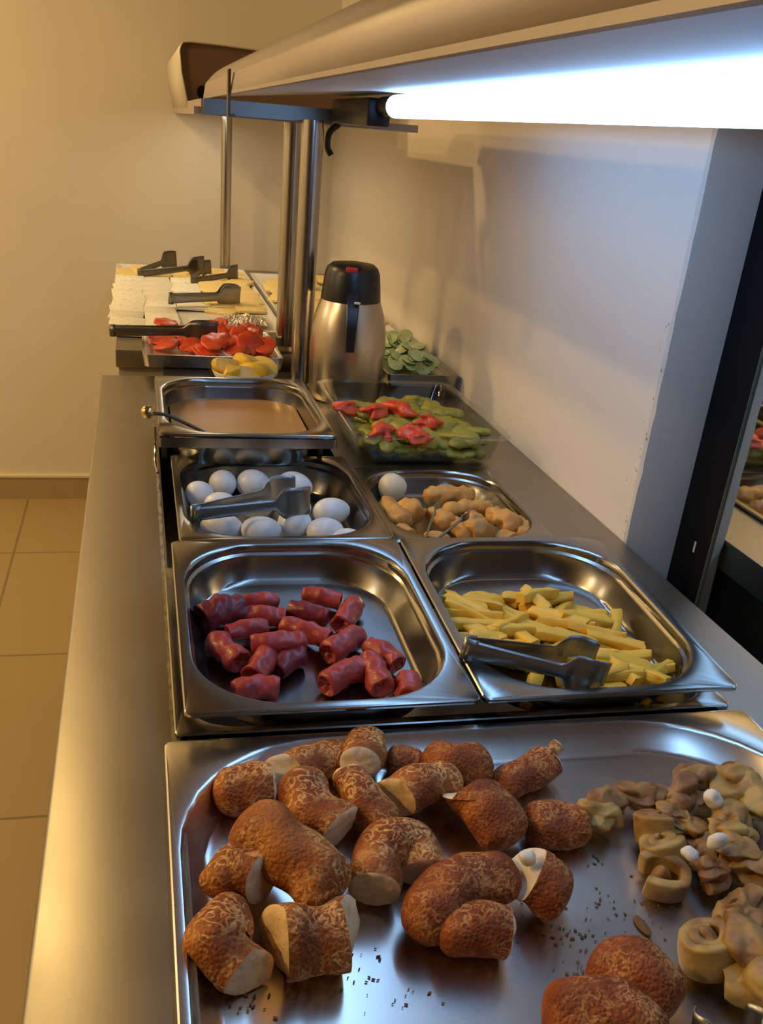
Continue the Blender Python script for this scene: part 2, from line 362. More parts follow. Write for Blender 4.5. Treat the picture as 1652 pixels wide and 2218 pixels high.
# tube lamp
LX, LZ = .400, .537
t = thing('tube_lamp', 'glowing blue-white fluorescent tube mounted under the canopy', 'lamp', (LX, 1, LZ))
bm = bmesh.new(); cyl(bm, (LX, .25, LZ), (LX, 1.62, LZ), .0165, 24); rel(obj('tube', bm, TUBE, None), t)
bm = bmesh.new(); cyl(bm, (LX, .17, LZ), (LX, .25, LZ), .0150, 20); rel(obj('end_cap', bm, BLACK, None), t)
bm = bmesh.new(); cyl(bm, (LX, 1.62, LZ), (LX, 1.70, LZ), .0150, 20); rel(obj('end_cap', bm, BLACK, None), t)
rel(boxo('ballast_box', BLACK, None, LX - .028, LX + .012, 1.70, 2.02, LZ - .030, LZ + .012, bev=.004), t)
bm = bmesh.new(); sweep(bm, [(LX - .02, 1.98, LZ - .03), (LX - .035, 1.99, LZ - .045), (LX - .036, 2.0, LZ - .07), (LX - .028, 2.0, LZ - .085)], .006, n=8, m=10, ends='flat')
rel(obj('cable', bm, BLACK, None), t)

t = thing('fill_strip', 'added warm fill strip hidden under the far canopy to brighten the cheese', 'lamp', (.27, 3.1, .5099))  # added fill light for the cheese, tucked out of sight
rel(boxo('strip', emit('fill_strip_glow', (1.0, .88, .66), 10.0), None, .20, .235, 2.62, 3.45, .5082, .5099), t)
# poles
def pole(x, y, z0, z1, r, label):
    t = thing('canopy_pole', label, 'pole', (x, y, z0), 'canopy poles')
    bm = bmesh.new(); lathe(bm, [(r, 0), (r, z1 - z0)], 32); obj('tube', bm, POLE, t, sharp=60)
    bm = bmesh.new(); lathe(bm, [(r * 1.5, 0), (r * 1.5, .004), (r * 1.1, .012), (r * 1.02, .012)], 32); obj('base_collar', bm, POLE, t)
pole(.331, 1.985, .0005, .510, .0215, 'thick steel pole holding the near canopy beside the vacuum flask')
pole(.333, 2.245, .021, .511, .0215, 'darker steel pole just behind and left of the thick front pole')
pole(.290, 3.42, .021, .511, .0175, 'thin steel pole rising behind the far cheese tray')

# ---------------------------------------------------------------- pans
def rrect(x0, x1, y0, y1, r, z, seg=9):
    out = []
    for cx, cy, a0 in ((x1 - r, y1 - r, 0), (x0 + r, y1 - r, 90), (x0 + r, y0 + r, 180), (x1 - r, y0 + r, 270)):
        for i in range(seg + 1):
            a = math.radians(a0 + 90 * i / seg); out.append((cx + r * math.cos(a), cy + r * math.sin(a), z))
    return out
class Pan: pass
def pan(name, label, x0, x1, y0, y1, zf, zb, depth, fl, r, m=None, group=None, step=True, slope=.010, cat='pan', ro=.007, flip=.004):
    m = m or STEEL
    tilt = (zb - zf) / (y1 - y0)
    Z = lambda y: zf + (y - y0) * tilt
    bm = bmesh.new(); prev = None
    L = [(0.0, ro, -flip), (0.0, ro, -.0008), (.001, ro, 0), (fl - .002, r, 0), (fl, r, -.0006), (fl + .0016, r, -.003)]
    if step:
        L += [(fl + .002, r, -.010), (fl + .0045, r, -.0125), (fl + .005, r - .002, -.015)]
    s = fl + (.005 if step else .002)
    L += [(s + slope * .6, r - .008, -depth * .65), (s + slope, r - .012, -depth + .006), (s + slope + .003, r - .016, -depth + .0018), (s + slope + .008, r - .022, -depth)]
    for e, rr, dz in L:
        ring = [bm.verts.new((x, y, Z(y) + dz)) for x, y, _ in rrect(x0 + e, x1 - e, y0 + e, y1 - e, max(rr, .004), 0)]
        if prev: bridge(bm, prev, ring)
        prev = ring
    bm.faces.new(prev)
    o = obj(name, bm, m, None, sharp=35)
    # normals point up inside; thickness goes outside
    s_ = o.modifiers.new('s', 'SOLIDIFY'); s_.thickness = .0012; s_.offset = 0
    tag(o, label, cat, group)
    p = Pan(); p.o = o; p.floor = lambda y: Z(y) - depth + .001; p.rim = Z
    return p
G1 = 'steel food pans set into the counter'
TR = pan('bread_tray', 'large shallow stainless tray of sesame bread pieces at the front', .0125, .588, .255, .704, .004, .004, .026, .007, .135, TRAYST, G1, step=False, slope=.013, cat='tray')
LP = pan('water_pan', 'wide steel pan sitting underneath the sausage pan and fries pan', .022, .580, .712, 1.07, .004, .004, .06, .010, .05, STEEL, G1, step=False)
PA = pan('steel_pan', 'steel pan holding the dark red sausages', .030, .3035, .703, 1.043, .032, .051, .044, .010, .088, STEEL, G1)
PB = pan('steel_pan', 'steel pan holding yellow fries, right of the sausages', .3075, .576, .703, 1.043, .032, .051, .044, .010, .088, STEEL, G1)
PE = pan('steel_pan', 'steel pan holding the white boiled eggs', .043, .326, 1.135, 1.480, .012, .012, .050, .010, .088, STEEL, G1)
PG = pan('steel_pan', 'steel pan holding golden fried rolls, right of the eggs', .330, .567, 1.135, 1.440, .006, .006, .040, .010, .080, STEEL, G1)
PS = pan('steel_pan', 'raised steel pan filled with orange soup', .025, .298, 1.412, 1.770, .068, .068, .060, .010, .085, STEEL, G1)
t = thing('warmer_frame', 'steel box frame lifting the soup pan above the counter', 'frame', (.16, 1.6, 0))
bm = bmesh.new(); P0 = None
lay = [(0, .048), (0, .0632)]
rings = [[bm.verts.new((x, y, z)) for x, y, _ in rrect(.0235 + e, .2995 - e, 1.4095 + e, 1.772 - e, .006, 0)] for e, z in ((0, .0475), (0, .0625), (.003, .0625), (.003, .0475))]
for k in range(4): bridge(bm, rings[k], rings[(k + 1) % 4])
rel(obj('skirt', bm, STEEL, None, sharp=40), t)
bm = bmesh.new()
for x in (.034, .289):
    for y in (1.50, 1.70): box(bm, x - .004, x + .004, y - .004, y + .004, .0015, .0475)
rel(obj('feet', bm, DARKST, None), t)
bm = bmesh.new(); sweep(bm, [(.019, 1.47, .062), (.019, 1.462, .03), (.018, 1.44, .013), (.021, 1.40, .010)], .0022, n=8, m=14, ends='flat')
rel(obj('side_clip', bm, POLE, None), t)
# soup surface
bm = bmesh.new(); pts = rrect(.048, .275, 1.434, 1.748, .062, .034); c = bm.verts.new((.16, 1.59, .034)); v = [bm.verts.new(p) for p in pts]
for i in range(len(v)): bm.faces.new((c, v[i], v[(i + 1) % len(v)]))
tag(obj('orange_soup', bm, SAUCE, None), 'smooth orange-brown soup filling the raised steel pan', 'soup', kind='stuff')
# ladle with a brass ball end
t = thing('ladle', 'thin dark ladle with a shiny brass ball end leaning out of the orange soup', 'ladle', (.03, 1.49, .075))
bm = bmesh.new(); sweep(bm, [(.016, 1.487, .078), (.04, 1.485, .0755), (.08, 1.475, .060), (.12, 1.462, .044), (.16, 1.455, .036)], .0028, n=10, m=20, ends='flat'); rel(obj('handle', bm, DARKST, None), t)
bm = bmesh.new(); bmesh.ops.create_uvsphere(bm, u_segments=20, v_segments=14, radius=.0105, matrix=Matrix.Translation((.0085, 1.487, .080))); rel(obj('ball_end', bm, GOLD, None), t)

# ---------------------------------------------------------------- tongs
def tongs(label, p0, p1, hw=.008, head=.021, op=.03, m=None, roll=0):
    """p0 = spring end, p1 = tip; lies on its edge, arms opening sideways"""
    p0 = Vector(p0); p1 = Vector(p1); L = (p1 - p0).length
    t = thing('serving_tongs', label, 'tongs', p0, 'serving tongs')
    xax = (p1 - p0).normalized(); yax = Vector((0, 0, 1)).cross(xax).normalized(); zax = xax.cross(yax)
    t.matrix_world = Matrix.LocRotScale(p0, (Matrix((xax, yax, zax)).transposed() @ Matrix.Rotation(roll, 3, 'X')).to_quaternion(), None)
    for s in (-1, 1):
        bm = bmesh.new(); rows = []
        for k in range(33):
            f = k / 32; x = f * L
            if f < .68: w = hw * (1 - .35 * f)
            elif f < .78: w = hw * .76 + (head - hw * .76) * (math.sin((f - .68) / .10 * math.pi / 2))
            else: w = head * (1 - .12 * ((f - .78) / .22) ** 2)
            if f > .97: w *= .93
            y = s * (.002 + op * .5 * (f / .75) ** .8 if f < .75 else .002 + op * .5 + .006 * math.sin((f - .75) / .25 * math.pi)) - s * 0
            rows.append([bm.verts.new((x, y + s * .0022 * (1 - (j / 3 - 1) ** 2) * (1 if f < .72 else -.25), w * (j / 3 - 1))) for j in range(7)])
        for a, b2 in zip(rows, rows[1:]): bridge(bm, a, b2, closed=False)
        o = obj('arm', bm, m or TONG, t, sharp=50); so = o.modifiers.new('s', 'SOLIDIFY'); so.thickness = .0011; so.offset = 0
    bm = bmesh.new(); rows = []
    for k in range(13):
        a = math.pi / 2 + math.pi * k / 12
        rows.append([bm.verts.new((.010 + .013 * math.cos(a), .0052 * math.sin(a), z)) for z in (-hw * 1.12, 0, hw * 1.12)])
    for a, b2 in zip(rows, rows[1:]): bridge(bm, a, b2, closed=False)
    o = obj('spring_bend', bm, m or TONG, t); so = o.modifiers.new('s', 'SOLIDIFY'); so.thickness = .0014; so.offset = 0
    return t

# ---------------------------------------------------------------- bread
def bread(label, pts, r, cut0=False, cut1=False, dark=False, white=False, zs=None, taper=.0, bend=(0, 0), sq=.86, name='sesame_bread_piece', base=-.021, c0=None, c1=None, group='pieces of sesame bread on the front tray'):
    """pts = list of (px, py, extra height); axis sits r above the tray floor"""
    W3 = [at(a, b_, base + r * sq + h) for a, b_, h in pts]
    cen = sum(W3, Vector()) / len(W3)
    t = thing(name, label, 'bread', (cen.x, cen.y, base), group)
    P = [p - t.location for p in W3]
    if len(P) == 2: P = [P[0], (P[0] + P[1]) / 2, P[1]]
    P[0] = P[0] + (P[0] - P[1]).normalized() * r * (.15 if cut0 else .6)
    P[-1] = P[-1] + (P[-1] - P[-2]).normalized() * r * (.15 if cut1 else .6)
    # uneven torn outline: rounded where not cut
    def rad(f):
        k = r * (1 + .05 * math.sin(7 * f + len(label)))
        lo = f if not cut0 else 1; hi = 1 - f if not cut1 else 1
        e = .22
        d = min(lo, hi)
        if d < e: k *= max(.06, math.sqrt(max(0, 1 - ((e - d) / e) ** 2)))
        return k
    bm = bmesh.new(); sd = hash_(label)
    rings, path, fr = sweep(bm, P, rad, n=36, m=30, sq=sq, nz=r * .26, ns=34, seed=sd, cut0=c0, cut1=c1)
    for ci, ring in ((cut0, rings[0]), (cut1, rings[-1])):
        if not ci:
            c = sum((v.co for v in ring), Vector()) / len(ring); cv = bm.verts.new(c)
            for i in range(len(ring)): bm.faces.new((cv, ring[i], ring[(i + 1) % len(ring)]))
    caps = [[v.co.copy() for v in ring] for ci, ring in ((cut0, rings[0]), (cut1, rings[-1])) if ci]
    for v in bm.verts:
        if v.co.z < .001: v.co.z = .001 + (v.co.z - .001) * .08
    caps2 = []
    obj('crust', bm, SIMITD if dark else SIMIT, t, sharp=70)
    for cp in caps:
        for q in cp:
            if q.z < .001: q.z = .001 + (q.z - .001) * .08
        c = sum(cp, Vector()) / len(cp); bm = bmesh.new(); out = c - sum((p for p in P), Vector()) / len(P); out.normalize()
        prev = None
        for f, b_ in ((1.0, .0), (.93, .0016), (.7, .0022), (.4, .0018), (.15, .0022)):
            ring = []
            for q in cp:
                w = c + (q - c) * f; w += out * (b_ + (.0022 * noise.noise((w + Vector((sd, 0, 0))) * 140) if f < 1 else 0)); ring.append(bm.verts.new(w))
            if prev: bridge(bm, prev, ring)
            prev = ring
        bm.faces.new(prev)
        obj('cut_face', bm, CRUMBW if white else CRUMB, t, sharp=80)
    return t
def hash_(s): return sum(ord(c) * (i + 1) for i, c in enumerate(s)) % 97

X, Yv, Zv = Vector((1, 0, 0)), Vector((0, 1, 0)), Vector((0, 0, 1))
bread('crusty sesame bread chunk in the top left corner of the tray', [(495, 1712, 0), (578, 1706, 0)], .0225, cut1=True)
bread('sesame bread piece behind the top left chunk, pale cut end facing left', [(632, 1668, .006), (690, 1650, .004), (740, 1640, 0)], .0185, cut0=True, white=True, c0=Vector((0, -.8, .6)))
bread('sesame bread piece on the tray back edge with a round cut face toward the camera', [(781, 1652, .014), (788, 1626, .010), (795, 1604, .006)], .0195, cut0=True, dark=False, white=True)
bread('bent sesame bread piece right of the top left chunk', [(652, 1702, .006), (678, 1750, .008), (728, 1790, .004)], .0215, cut1=True)
bread('slim sesame bread piece slanting down in the middle of the back pile', [(757, 1690, .010), (790, 1735, .010), (828, 1778, .006)], .0170, cut0=True)
bread('thick sesame bread piece with a shaded cut face on its left end', [(872, 1722, .006), (915, 1705, .007), (962, 1690, .006)], .0215, cut0=True, c0=Vector((0, -.5, .2)))
bread('small dark sesame bread knob peeking over the back of the pile', [(858, 1650, .0), (895, 1655, .0)], .0165, dark=True)
bread('dark sesame bread lump at the back centre of the tray', [(955, 1640, .006), (985, 1650, .01), (1035, 1660, .004)], .0210, dark=True)
bread('large speckled sesame bread piece in the middle of the left pile', [(558, 1800, .016), (630, 1850, .018), (700, 1918, .006)], .0265)
bread('arched sesame bread piece with two cut ends facing the camera', [(812, 1918, .004), (822, 1860, .006), (858, 1826, .008), (895, 1840, .004), (908, 1882, 0)], .0205, cut0=True, cut1=True)
bread('short curved sesame bread piece at the left, cut end facing right', [(486, 1915, .008), (505, 1886, .012), (556, 1900, .014)], .0205, cut0=False, cut1=True, c1=Vector((0, .25, -.1)))
bread('long curved sesame bread piece along the left rim with a slanted cut', [(500, 1975, .004), (472, 2020, .006), (478, 2065, .004), (520, 2098, 0)], .0205, cut1=True, c1=Vector((.3, .4, -.5)))
bread('straight sesame bread segment cut at both ends in the lower left', [(622, 2035, 0), (678, 2030, 0), (732, 2022, 0)], .0250, cut0=True, cut1=True, c0=Vector((0, -.45, .15)), c1=Vector((0, .6, -.3)))
bread('sesame bread chunk with a white sliced top left of the dark mound', [(1035, 1728, .010), (1062, 1765, .006), (1088, 1800, 0)], .0245, cut0=True, dark=True, white=True, c0=Vector((.2, 0, 1.2)))
bread('torn sesame bread piece pointing to the back rim with a ragged white tip', [(1090, 1700, .002), (1140, 1680, .004), (1180, 1652, .006)], .0165, cut1=True, dark=True, white=True)
bread('white torn crumb tip above the ragged bread piece', [(1182, 1642, .008), (1205, 1618, .012)], .0085, white=True, cut1=True, name='torn_bread_tip')
bread('low dark sesame bread mound next to the curled pastries', [(1165, 1790, 0), (1245, 1785, 0)], .0200, dark=True)
bread('upper arm of the big twisted sesame bread in the middle of the tray', [(1088, 1905, .002), (1030, 1905, .006), (960, 1950, .004), (925, 2005, 0)], .0225, dark=True)
bread('lower arm of the big twisted sesame bread in the middle of the tray', [(985, 2005, 0), (1040, 2010, .002), (1085, 2018, 0)], .0220, dark=True, cut1=True)
bread('half sesame bread slice leaning with its oval cut face to the left', [(1160, 1905, .008), (1195, 1925, .004)], .0240, cut0=True, dark=True, white=True, c0=Vector((0, -.5, .6)))
bread('dark sesame bread dome at the lower right of the tray', [(1335, 2105, 0), (1375, 2120, .004), (1415, 2160, 0)], .0260, dark=True)
bread('sesame bread piece cut off by the bottom of the picture', [(1225, 2215, 0), (1310, 2205, .004), (1400, 2250, 0)], .0260, dark=True)
# small cream ball on the half slice
def pebble(name, label, cat, p, r, m, seed=0, group=None, sx=1, sy=1, sz=1, nz=.45, ns=120, kind=None):
    bm = bmesh.new(); bmesh.ops.create_icosphere(bm, subdivisions=3, radius=r)
    for v in bm.verts:
        v.co *= 1 + nz * noise.noise(v.co * ns + Vector((seed, seed * .3, 0))); v.co.x *= sx; v.co.y *= sy; v.co.z *= sz
    o = obj(name, bm, m, None, sharp=80); o.location = p; tag(o, label, cat, group, kind); return o
pebble('bread_crumb', 'white crumb stuck on top of the leaning half slice', 'crumb', at(1143, 1858, .022), .0065, FETA, 3)
for i, (a, b_, r, l) in enumerate(((1545, 1730, .008, 'white cheese crumb among the back curled pastries'), (1552, 1822, .007, 'white cheese crumb in the middle of the pastries'), (1493, 1848, .006, 'white cheese crumb beside the layered pastry roll'))):
    pebble('cheese_crumb', l, 'crumb', at(a, b_, .022), r, FETA, i * 7)
# crumbs and seeds
bm = bmesh.new()
cl = [(1260, 1860, 60, 30), (1230, 2020, 70, 25), (1330, 1950, 90, 60), (1250, 2110, 60, 60), (760, 2090, 90, 70), (830, 2150, 120, 60), (1400, 1980, 60, 60), (1130, 1930, 200, 140), (1380, 2160, 60, 50), (1240, 1660, 60, 20), (520, 2170, 80, 30)]
for i in range(190):
    a, b_, sa, sb = random.choice(cl); q = at(random.gauss(a, sa * .5), random.gauss(b_, sb * .5), -.0205); r = random.uniform(.0005, .0014)
    if q.y > .64 or q.x > .55: continue
    bmesh.ops.create_icosphere(bm, subdivisions=1, radius=r, matrix=Matrix.Translation(q) @ Matrix.Rotation(random.uniform(0, 3), 4, 'Z') @ Matrix.Diagonal((1.6, .8, .6, 1)))
tag(obj('crumbs', bm, CRM, None), 'brown crumbs and seeds scattered over the bottom of the front tray', 'crumbs', kind='stuff')
pebble('burnt_flake', 'dark burnt pastry flake lying alone in the middle of the tray', 'crumb', at(1392, 2005, -.0195), .006, CRM, 5, sx=.8, sy=1.6, sz=.3)

# ---------------------------------------------------------------- curled pastries
def ribbon(bm, pts2, width, th, axis, cen, up, seed=0):
    """ribbon swept along a 2-D curve (u along side, v along up), extruded along axis"""
    side = axis.cross(up).normalized(); n = len(pts2); W2 = 8; rows = []
    for k, (u, v) in enumerate(pts2):
        row = []
        for j in range(W2 + 1):
            w = (j / W2 - .5) * width * (1 + .06 * math.sin(k * .25 + seed))
            p = cen + side * u + up * v + axis * w
            p += Vector((noise.noise(p * 60 + Vector((seed, 0, 0))), noise.noise(p * 60 + Vector((0, seed, 9))), noise.noise(p * 60 + Vector((5, 0, seed))))) * .0022
            row.append(bm.verts.new(p))
        rows.append(row)
    for a, b2 in zip(rows, rows[1:]): bridge(bm, a, b2, closed=False)
def pastry(label, px, py, h, kind, size, ang, m, tilt=0, seed=1, width=None):
    c = at(px, py, -.020 + h)
    t = thing('curled_pastry', label, 'pastry', (c.x, c.y, -.020), 'curled pastry pieces on the front tray')
    rot = Matrix.Rotation(math.radians(ang), 3, 'Z') @ Matrix.Rotation(math.radians(tilt), 3, 'X')
    axis = rot @ Vector((0, 1, 0)); up = rot @ Vector((0, 0, 1)); cen = Vector((0, 0, h)); P = []
    s = size
    if kind == 'roll':
        for k in range(60):
            a = k / 59 * 3.6 * math.pi; r = s * (1 - .68 * k / 59); P.append((r * math.cos(a + 1), r * math.sin(a + 1) * .85))
    elif kind == 'c':
        for k in range(36):
            a = .5 + k / 35 * 4.9; P.append((s * math.cos(a), s * math.sin(a) * .8))
    elif kind == 'fold':
        for k in range(40):
            f = k / 39; P.append(((f - .5) * 2.2 * s, s * .55 * math.sin(f * 2 * math.pi * 1.1 + .4)))
    elif kind == 'bend':
        for k in range(30):
            f = k / 29; P.append(((f - .5) * 2 * s, s * .75 * math.cos((f - .5) * 3.1) - s * .35))
    if kind == 'lump':
        for q, (sc, of) in enumerate(((1, (0, 0, 0)), (.72, (s * .5, s * .35, s * .30)), (.6, (-s * .55, -s * .15, s * .22)))):
            bm = bmesh.new(); bmesh.ops.create_icosphere(bm, subdivisions=5, radius=s * sc)
            for v in bm.verts:
                n0 = noise.noise(v.co * (1.0 / s) + Vector((seed + q * 3, 1, 0))); n1 = abs(noise.noise(v.co * (.95 / s) + Vector((0, seed + q, 0))))
                v.co *= 1.05 + .55 * n0 - .9 * n1 + .04 * noise.noise(v.co * 5 / s)
                v.co = rot @ Vector((v.co.x * 1.15, v.co.y * .9, v.co.z * .62)) + cen + rot @ Vector(of)
            obj('dough_fold', bm, m if q != 1 else PASTRY, t, sharp=75)
        return t
    bm = bmesh.new(); ribbon(bm, P, width or s * 1.7, .004, axis, cen, up, seed)
    o = obj('dough_sheet', bm, m, t, sharp=70); so = o.modifiers.new('s', 'SOLIDIFY'); so.thickness = .0085; so.offset = 0
    sb = o.modifiers.new('b', 'SUBSURF'); sb.levels = 1; sb.render_levels = 1
    if kind in ('roll', 'c'):
        bm = bmesh.new(); bmesh.ops.create_icosphere(bm, subdivisions=3, radius=s * .42)
        for v in bm.verts:
            v.co *= 1 + .4 * noise.noise(v.co * 90 + Vector((seed, 1, 0))); v.co = rot @ Vector((v.co.x, v.co.y * 1.6, v.co.z)) + cen
        obj('filling', bm, PASTRYD, t)
    return t
pastry('yellow folded pastry piece touching the dark bread mound', 1305, 1765, .016, 'lump', .022, 35, PASTRYP, 10, 2)
pastry('thin brown pastry piece crossing behind the other curls', 1385, 1728, .018, 'lump', .019, -20, PASTRYD, 0, 3)
pastry('upright swirled pastry roll at the top of the left stack', 1418, 1790, .020, 'roll', .0165, 5, PASTRY, 62, 4, .024)
pastry('layered pastry roll in the middle of the left stack', 1432, 1842, .018, 'roll', .0180, 40, PASTRYP, 66, 5, .024)
pastry('open C-shaped pastry curl at the bottom of the left stack', 1432, 1898, .015, 'c', .0180, 150, PASTRYP, 80, 6, .020)
pastry('brown crumpled pastry piece at the back right of the tray', 1492, 1722, .020, 'lump', .026, 10, PASTRYD, 15, 7)
pastry('large pale pastry fold against the right back corner', 1612, 1722, .022, 'lump', .030, 60, PASTRYP, -10, 8)
pastry('crumpled pastry strip between the back pieces', 1478, 1785, .018, 'lump', .018, 120, PASTRY, 20, 9)
pastry('golden pastry fold near the white crumb on the right', 1588, 1795, .026, 'lump', .022, 50, PASTRYP, 0, 10)
pastry('reddish brown pastry knot below the white crumbs', 1540, 1880, .018, 'lump', .018, 60, PASTRYD, -20, 11)
pastry('long yellow pastry fold at the right edge of the pile', 1625, 1868, .022, 'lump', .024, 110, PASTRY, 10, 12)
pastry('small brown pastry lump tucked in the centre of the pile', 1525, 1825, .014, 'lump', .017, 45, PASTRYD, -10, 13)
pastry('domed two-layer pastry roll sitting alone at the lower right', 1533, 2052, .018, 'roll', .0225, 30, PASTRYP, 72, 14, .026)
pastry('browned pastry corner above the pale sheet at the right edge', 1608, 1985, .018, 'lump', .020, 20, PASTRY, 0, 15)
pastry('pale yellow pastry sheet at the lower right edge', 1655, 2110, .018, 'lump', .034, 75, PASTRYP, 10, 16)
tongs('tongs tip poking in at the bottom edge beside the pale pastry', at(1700, 2420, .02), at(1555, 2215, .004), head=.017)

# ---------------------------------------------------------------- sausages
def sausage(label, p0, p1, r, bend=(0, 0), dark=False, lift=0):
    def P(p):
        q = at(p[0], p[1], .012 + lift)
        for _ in range(4): q = at(p[0], p[1], PA.floor(q.y) + r + lift)
        return q
    a = P(p0); c = P(p1); e_ = (c - a).normalized() * r * .35; a -= e_; c += e_; r *= 1.1; mdl = (a + c) / 2 + (c - a).cross(Zv) * bend[0] * .3 + Zv * bend[1]
    o_ = (a + c) / 2; bm = bmesh.new()
    def rad(f):
        e = min(f, 1 - f)
        k = 1 + .05 * math.sin(9 * f + r * 900)
        if e < .08: k *= .93 + .07 * (e / .08)
        return r * k
    rings, path, fr = sweep(bm, [a - o_, mdl - o_, c - o_], rad, n=22, m=18, nz=r * .22, ns=110, seed=hash_(label))
    for ring, s in ((rings[0], 1), (rings[-1], -1)):
        cc = sum((v.co for v in ring), Vector()) / len(ring); tv = (path[1] - path[0] if s == 1 else path[-2] - path[-1]).normalized()
        prev = ring
        for f, d in ((.86, -.0005), (.60, .0028), (.25, .0045)):
            nr = [bm.verts.new(cc + (v.co - cc) * f + tv * d * (1 + .6 * math.sin(i * 4 * 2 * math.pi / 22))) for i, v in enumerate(ring)]
            bridge(bm, prev, nr); prev = nr
        bm.faces.new(prev)
    o = obj('sausage_piece', bm, SAUSD if dark else SAUS, None, sharp=60); o.location = o_
    return tag(o, label, 'sausage', 'cut sausages in the steel pan')
S = [('fat dark oval sausage slice at the far left of the pan', (448, 1340), (512, 1322), .0165, 1, 0),
 ('short straight sausage at the back left of the pile', (533, 1303), (594, 1302), .0090, 0, .002),
 ('straight sausage directly below the back left one', (540, 1334), (606, 1336), .0105, 0, .002),
 ('sausage furthest back, slightly right of centre', (666, 1288), (730, 1302), .0100, 0, .003),
 ('glossy dark sausage half below the furthest back one', (633, 1322), (703, 1338), .0105, 1, .001),
 ('upright sausage at the right end of the back row', (765, 1312), (740, 1352), .0112, 0, .002),
 ('sausage angled in the left middle, above the centre one', (500, 1372), (570, 1360), .0095, 0, .006),
 ('sausage right of the centre crossing beneath others', (618, 1358), (706, 1384), .0105, 0, .004),
 ('thick sausage leaning downward at the left side', (472, 1392), (515, 1430), .0122, 0, .002),
 ('pale pink sausage lying across the pile centre', (552, 1398), (650, 1390), .0105, 0, .009),
 ('thick sausage slanting upward right of the pile centre', (715, 1412), (768, 1380), .0120, 0, .003),
 ('sausage slanting down below the pile centre', (575, 1424), (552, 1462), .0118, 0, .002),
 ('dark curved sausage under the centre one', (605, 1450), (648, 1425), .0105, 1, .000),
 ('sausage at the right with a hollow split end', (803, 1403), (856, 1436), .0108, 0, .004),
 ('sausage at lower right with a split end facing left', (710, 1482), (776, 1450), .0120, 0, .001),
 ('sausage pointing to the camera in the lower right trio', (800, 1436), (826, 1486), .0122, 0, .003),
 ('short sausage closest to the right wall of the pan', (879, 1478), (884, 1506), .0118, 0, .000),
 ('sausage nearest the front rim at the bottom left', (517, 1500), (594, 1494), .0115, 0, .000)]
for i, (l, a, b_, r, d, z) in enumerate(S): sausage(l, a, b_, r, bend=(random.uniform(-.3, .3), .002), dark=bool(d), lift=z)

# ---------------------------------------------------------------- fries
def inpoly(x, y, P):
    c = False; j = len(P) - 1
    for i in range(len(P)):
        if (P[i][1] > y) != (P[j][1] > y) and x < (P[j][0] - P[i][0]) * (y - P[i][1]) / (P[j][1] - P[i][1]) + P[i][0]: c = not c
        j = i
    return c
FP = [(965, 1285), (1045, 1272), (1165, 1268), (1260, 1300), (1330, 1345), (1395, 1425), (1400, 1465), (1315, 1478), (1260, 1425), (1180, 1395), (1080, 1390), (1000, 1385)]
def fry_mesh(L, w, bend, seed):
    bm = bmesh.new(); rows = []; n = 9
    for k in range(n):
        f = k / (n - 1); x = (f - .5) * L; z = bend * (1 - (2 * f - 1) ** 2); s = 1 if 0 < k < n - 1 else .86
        prof = [(-1, -.75), (-.75, -1), (.75, -1), (1, -.75), (1, .75), (.75, 1), (-.75, 1), (-1, .75)]
        rows.append([bm.verts.new((x + (.002 * math.sin(seed + a * 3) if k in (0, n - 1) else 0), a * w * s * (1 + .12 * math.sin(seed + f * 5)), z + b_ * w * s * .9)) for a, b_ in prof])
    for a, b2 in zip(rows, rows[1:]): bridge(bm, a, b2)
    bm.faces.new(rows[0]); bm.faces.new(rows[-1])
    for v in bm.verts: v.co += Vector((0, noise.noise(v.co * 150 + Vector((seed, 0, 0))), noise.noise(v.co * 150 + Vector((0, seed, 0))))) * .0012
    me = bpy.data.meshes.new('fry'); bmesh.ops.recalc_face_normals(bm, faces=bm.faces); bm.to_mesh(me); bm.free(); me.shade_smooth(); me.set_sharp_from_angle(angle=math.radians(50)); me.materials.append(FRY)
    return me
FM = [fry_mesh(random.uniform(.042, .070), random.uniform(.0058, .0074), random.uniform(-.0015, .0022), i * 3.1) for i in range(10)]
def fry(x, y, z, rz, ry, me):
    o = bpy.data.objects.new('potato_fry', me); COL.objects.link(o); o.location = (x, y, z); o.rotation_euler = (random.uniform(-.5, .5), ry, rz)
    tag(o, 'yellow fried potato stick in the heap filling the steel pan with tongs', 'fry', 'fries in the steel pan')
cnt = 0
for layer in range(3):
    tries = 0; k = 0
    while k < (46, 40, 30)[layer] and tries < 900:
        tries += 1
        px = random.uniform(950, 1430); py = random.uniform(1265, 1480)
        if not inpoly(px, py, FP): continue
        # pile is thickest along its back half
        if layer == 2 and not (py < 1370 or px > 1250): continue
        q = at(px, py + 22, .012 + layer * .009)
        rz = random.gauss(-.45, .6) if random.random() < .75 else random.uniform(0, math.pi)
        x = min(max(q.x, .352), .535); y = min(max(q.y, .750), .985)
        fry(x, y, PB.floor(y) + .0065 + layer * .0115 + random.uniform(0, .003), rz, random.gauss(0, .10), random.choice(FM)); k += 1
for px, py, rz in ((1335, 1345, 1.15), (1420, 1445, .5), (1155, 1470, 1.0), (1125, 1385, .3), (1370, 1460, 1.2), (1400, 1430, -.3)):
    q = at(px, py, .018); fry(q.x, q.y, PB.floor(q.y) + .014, rz, -.2, random.choice(FM))
def pt(px, py, z): return at(px, py, z)
tongs('steel tongs resting in the fries with the bright bent end on the rim', pt(1008, 1402, .050), pt(1300, 1448, .030), hw=.0105, head=.0215, op=.034)

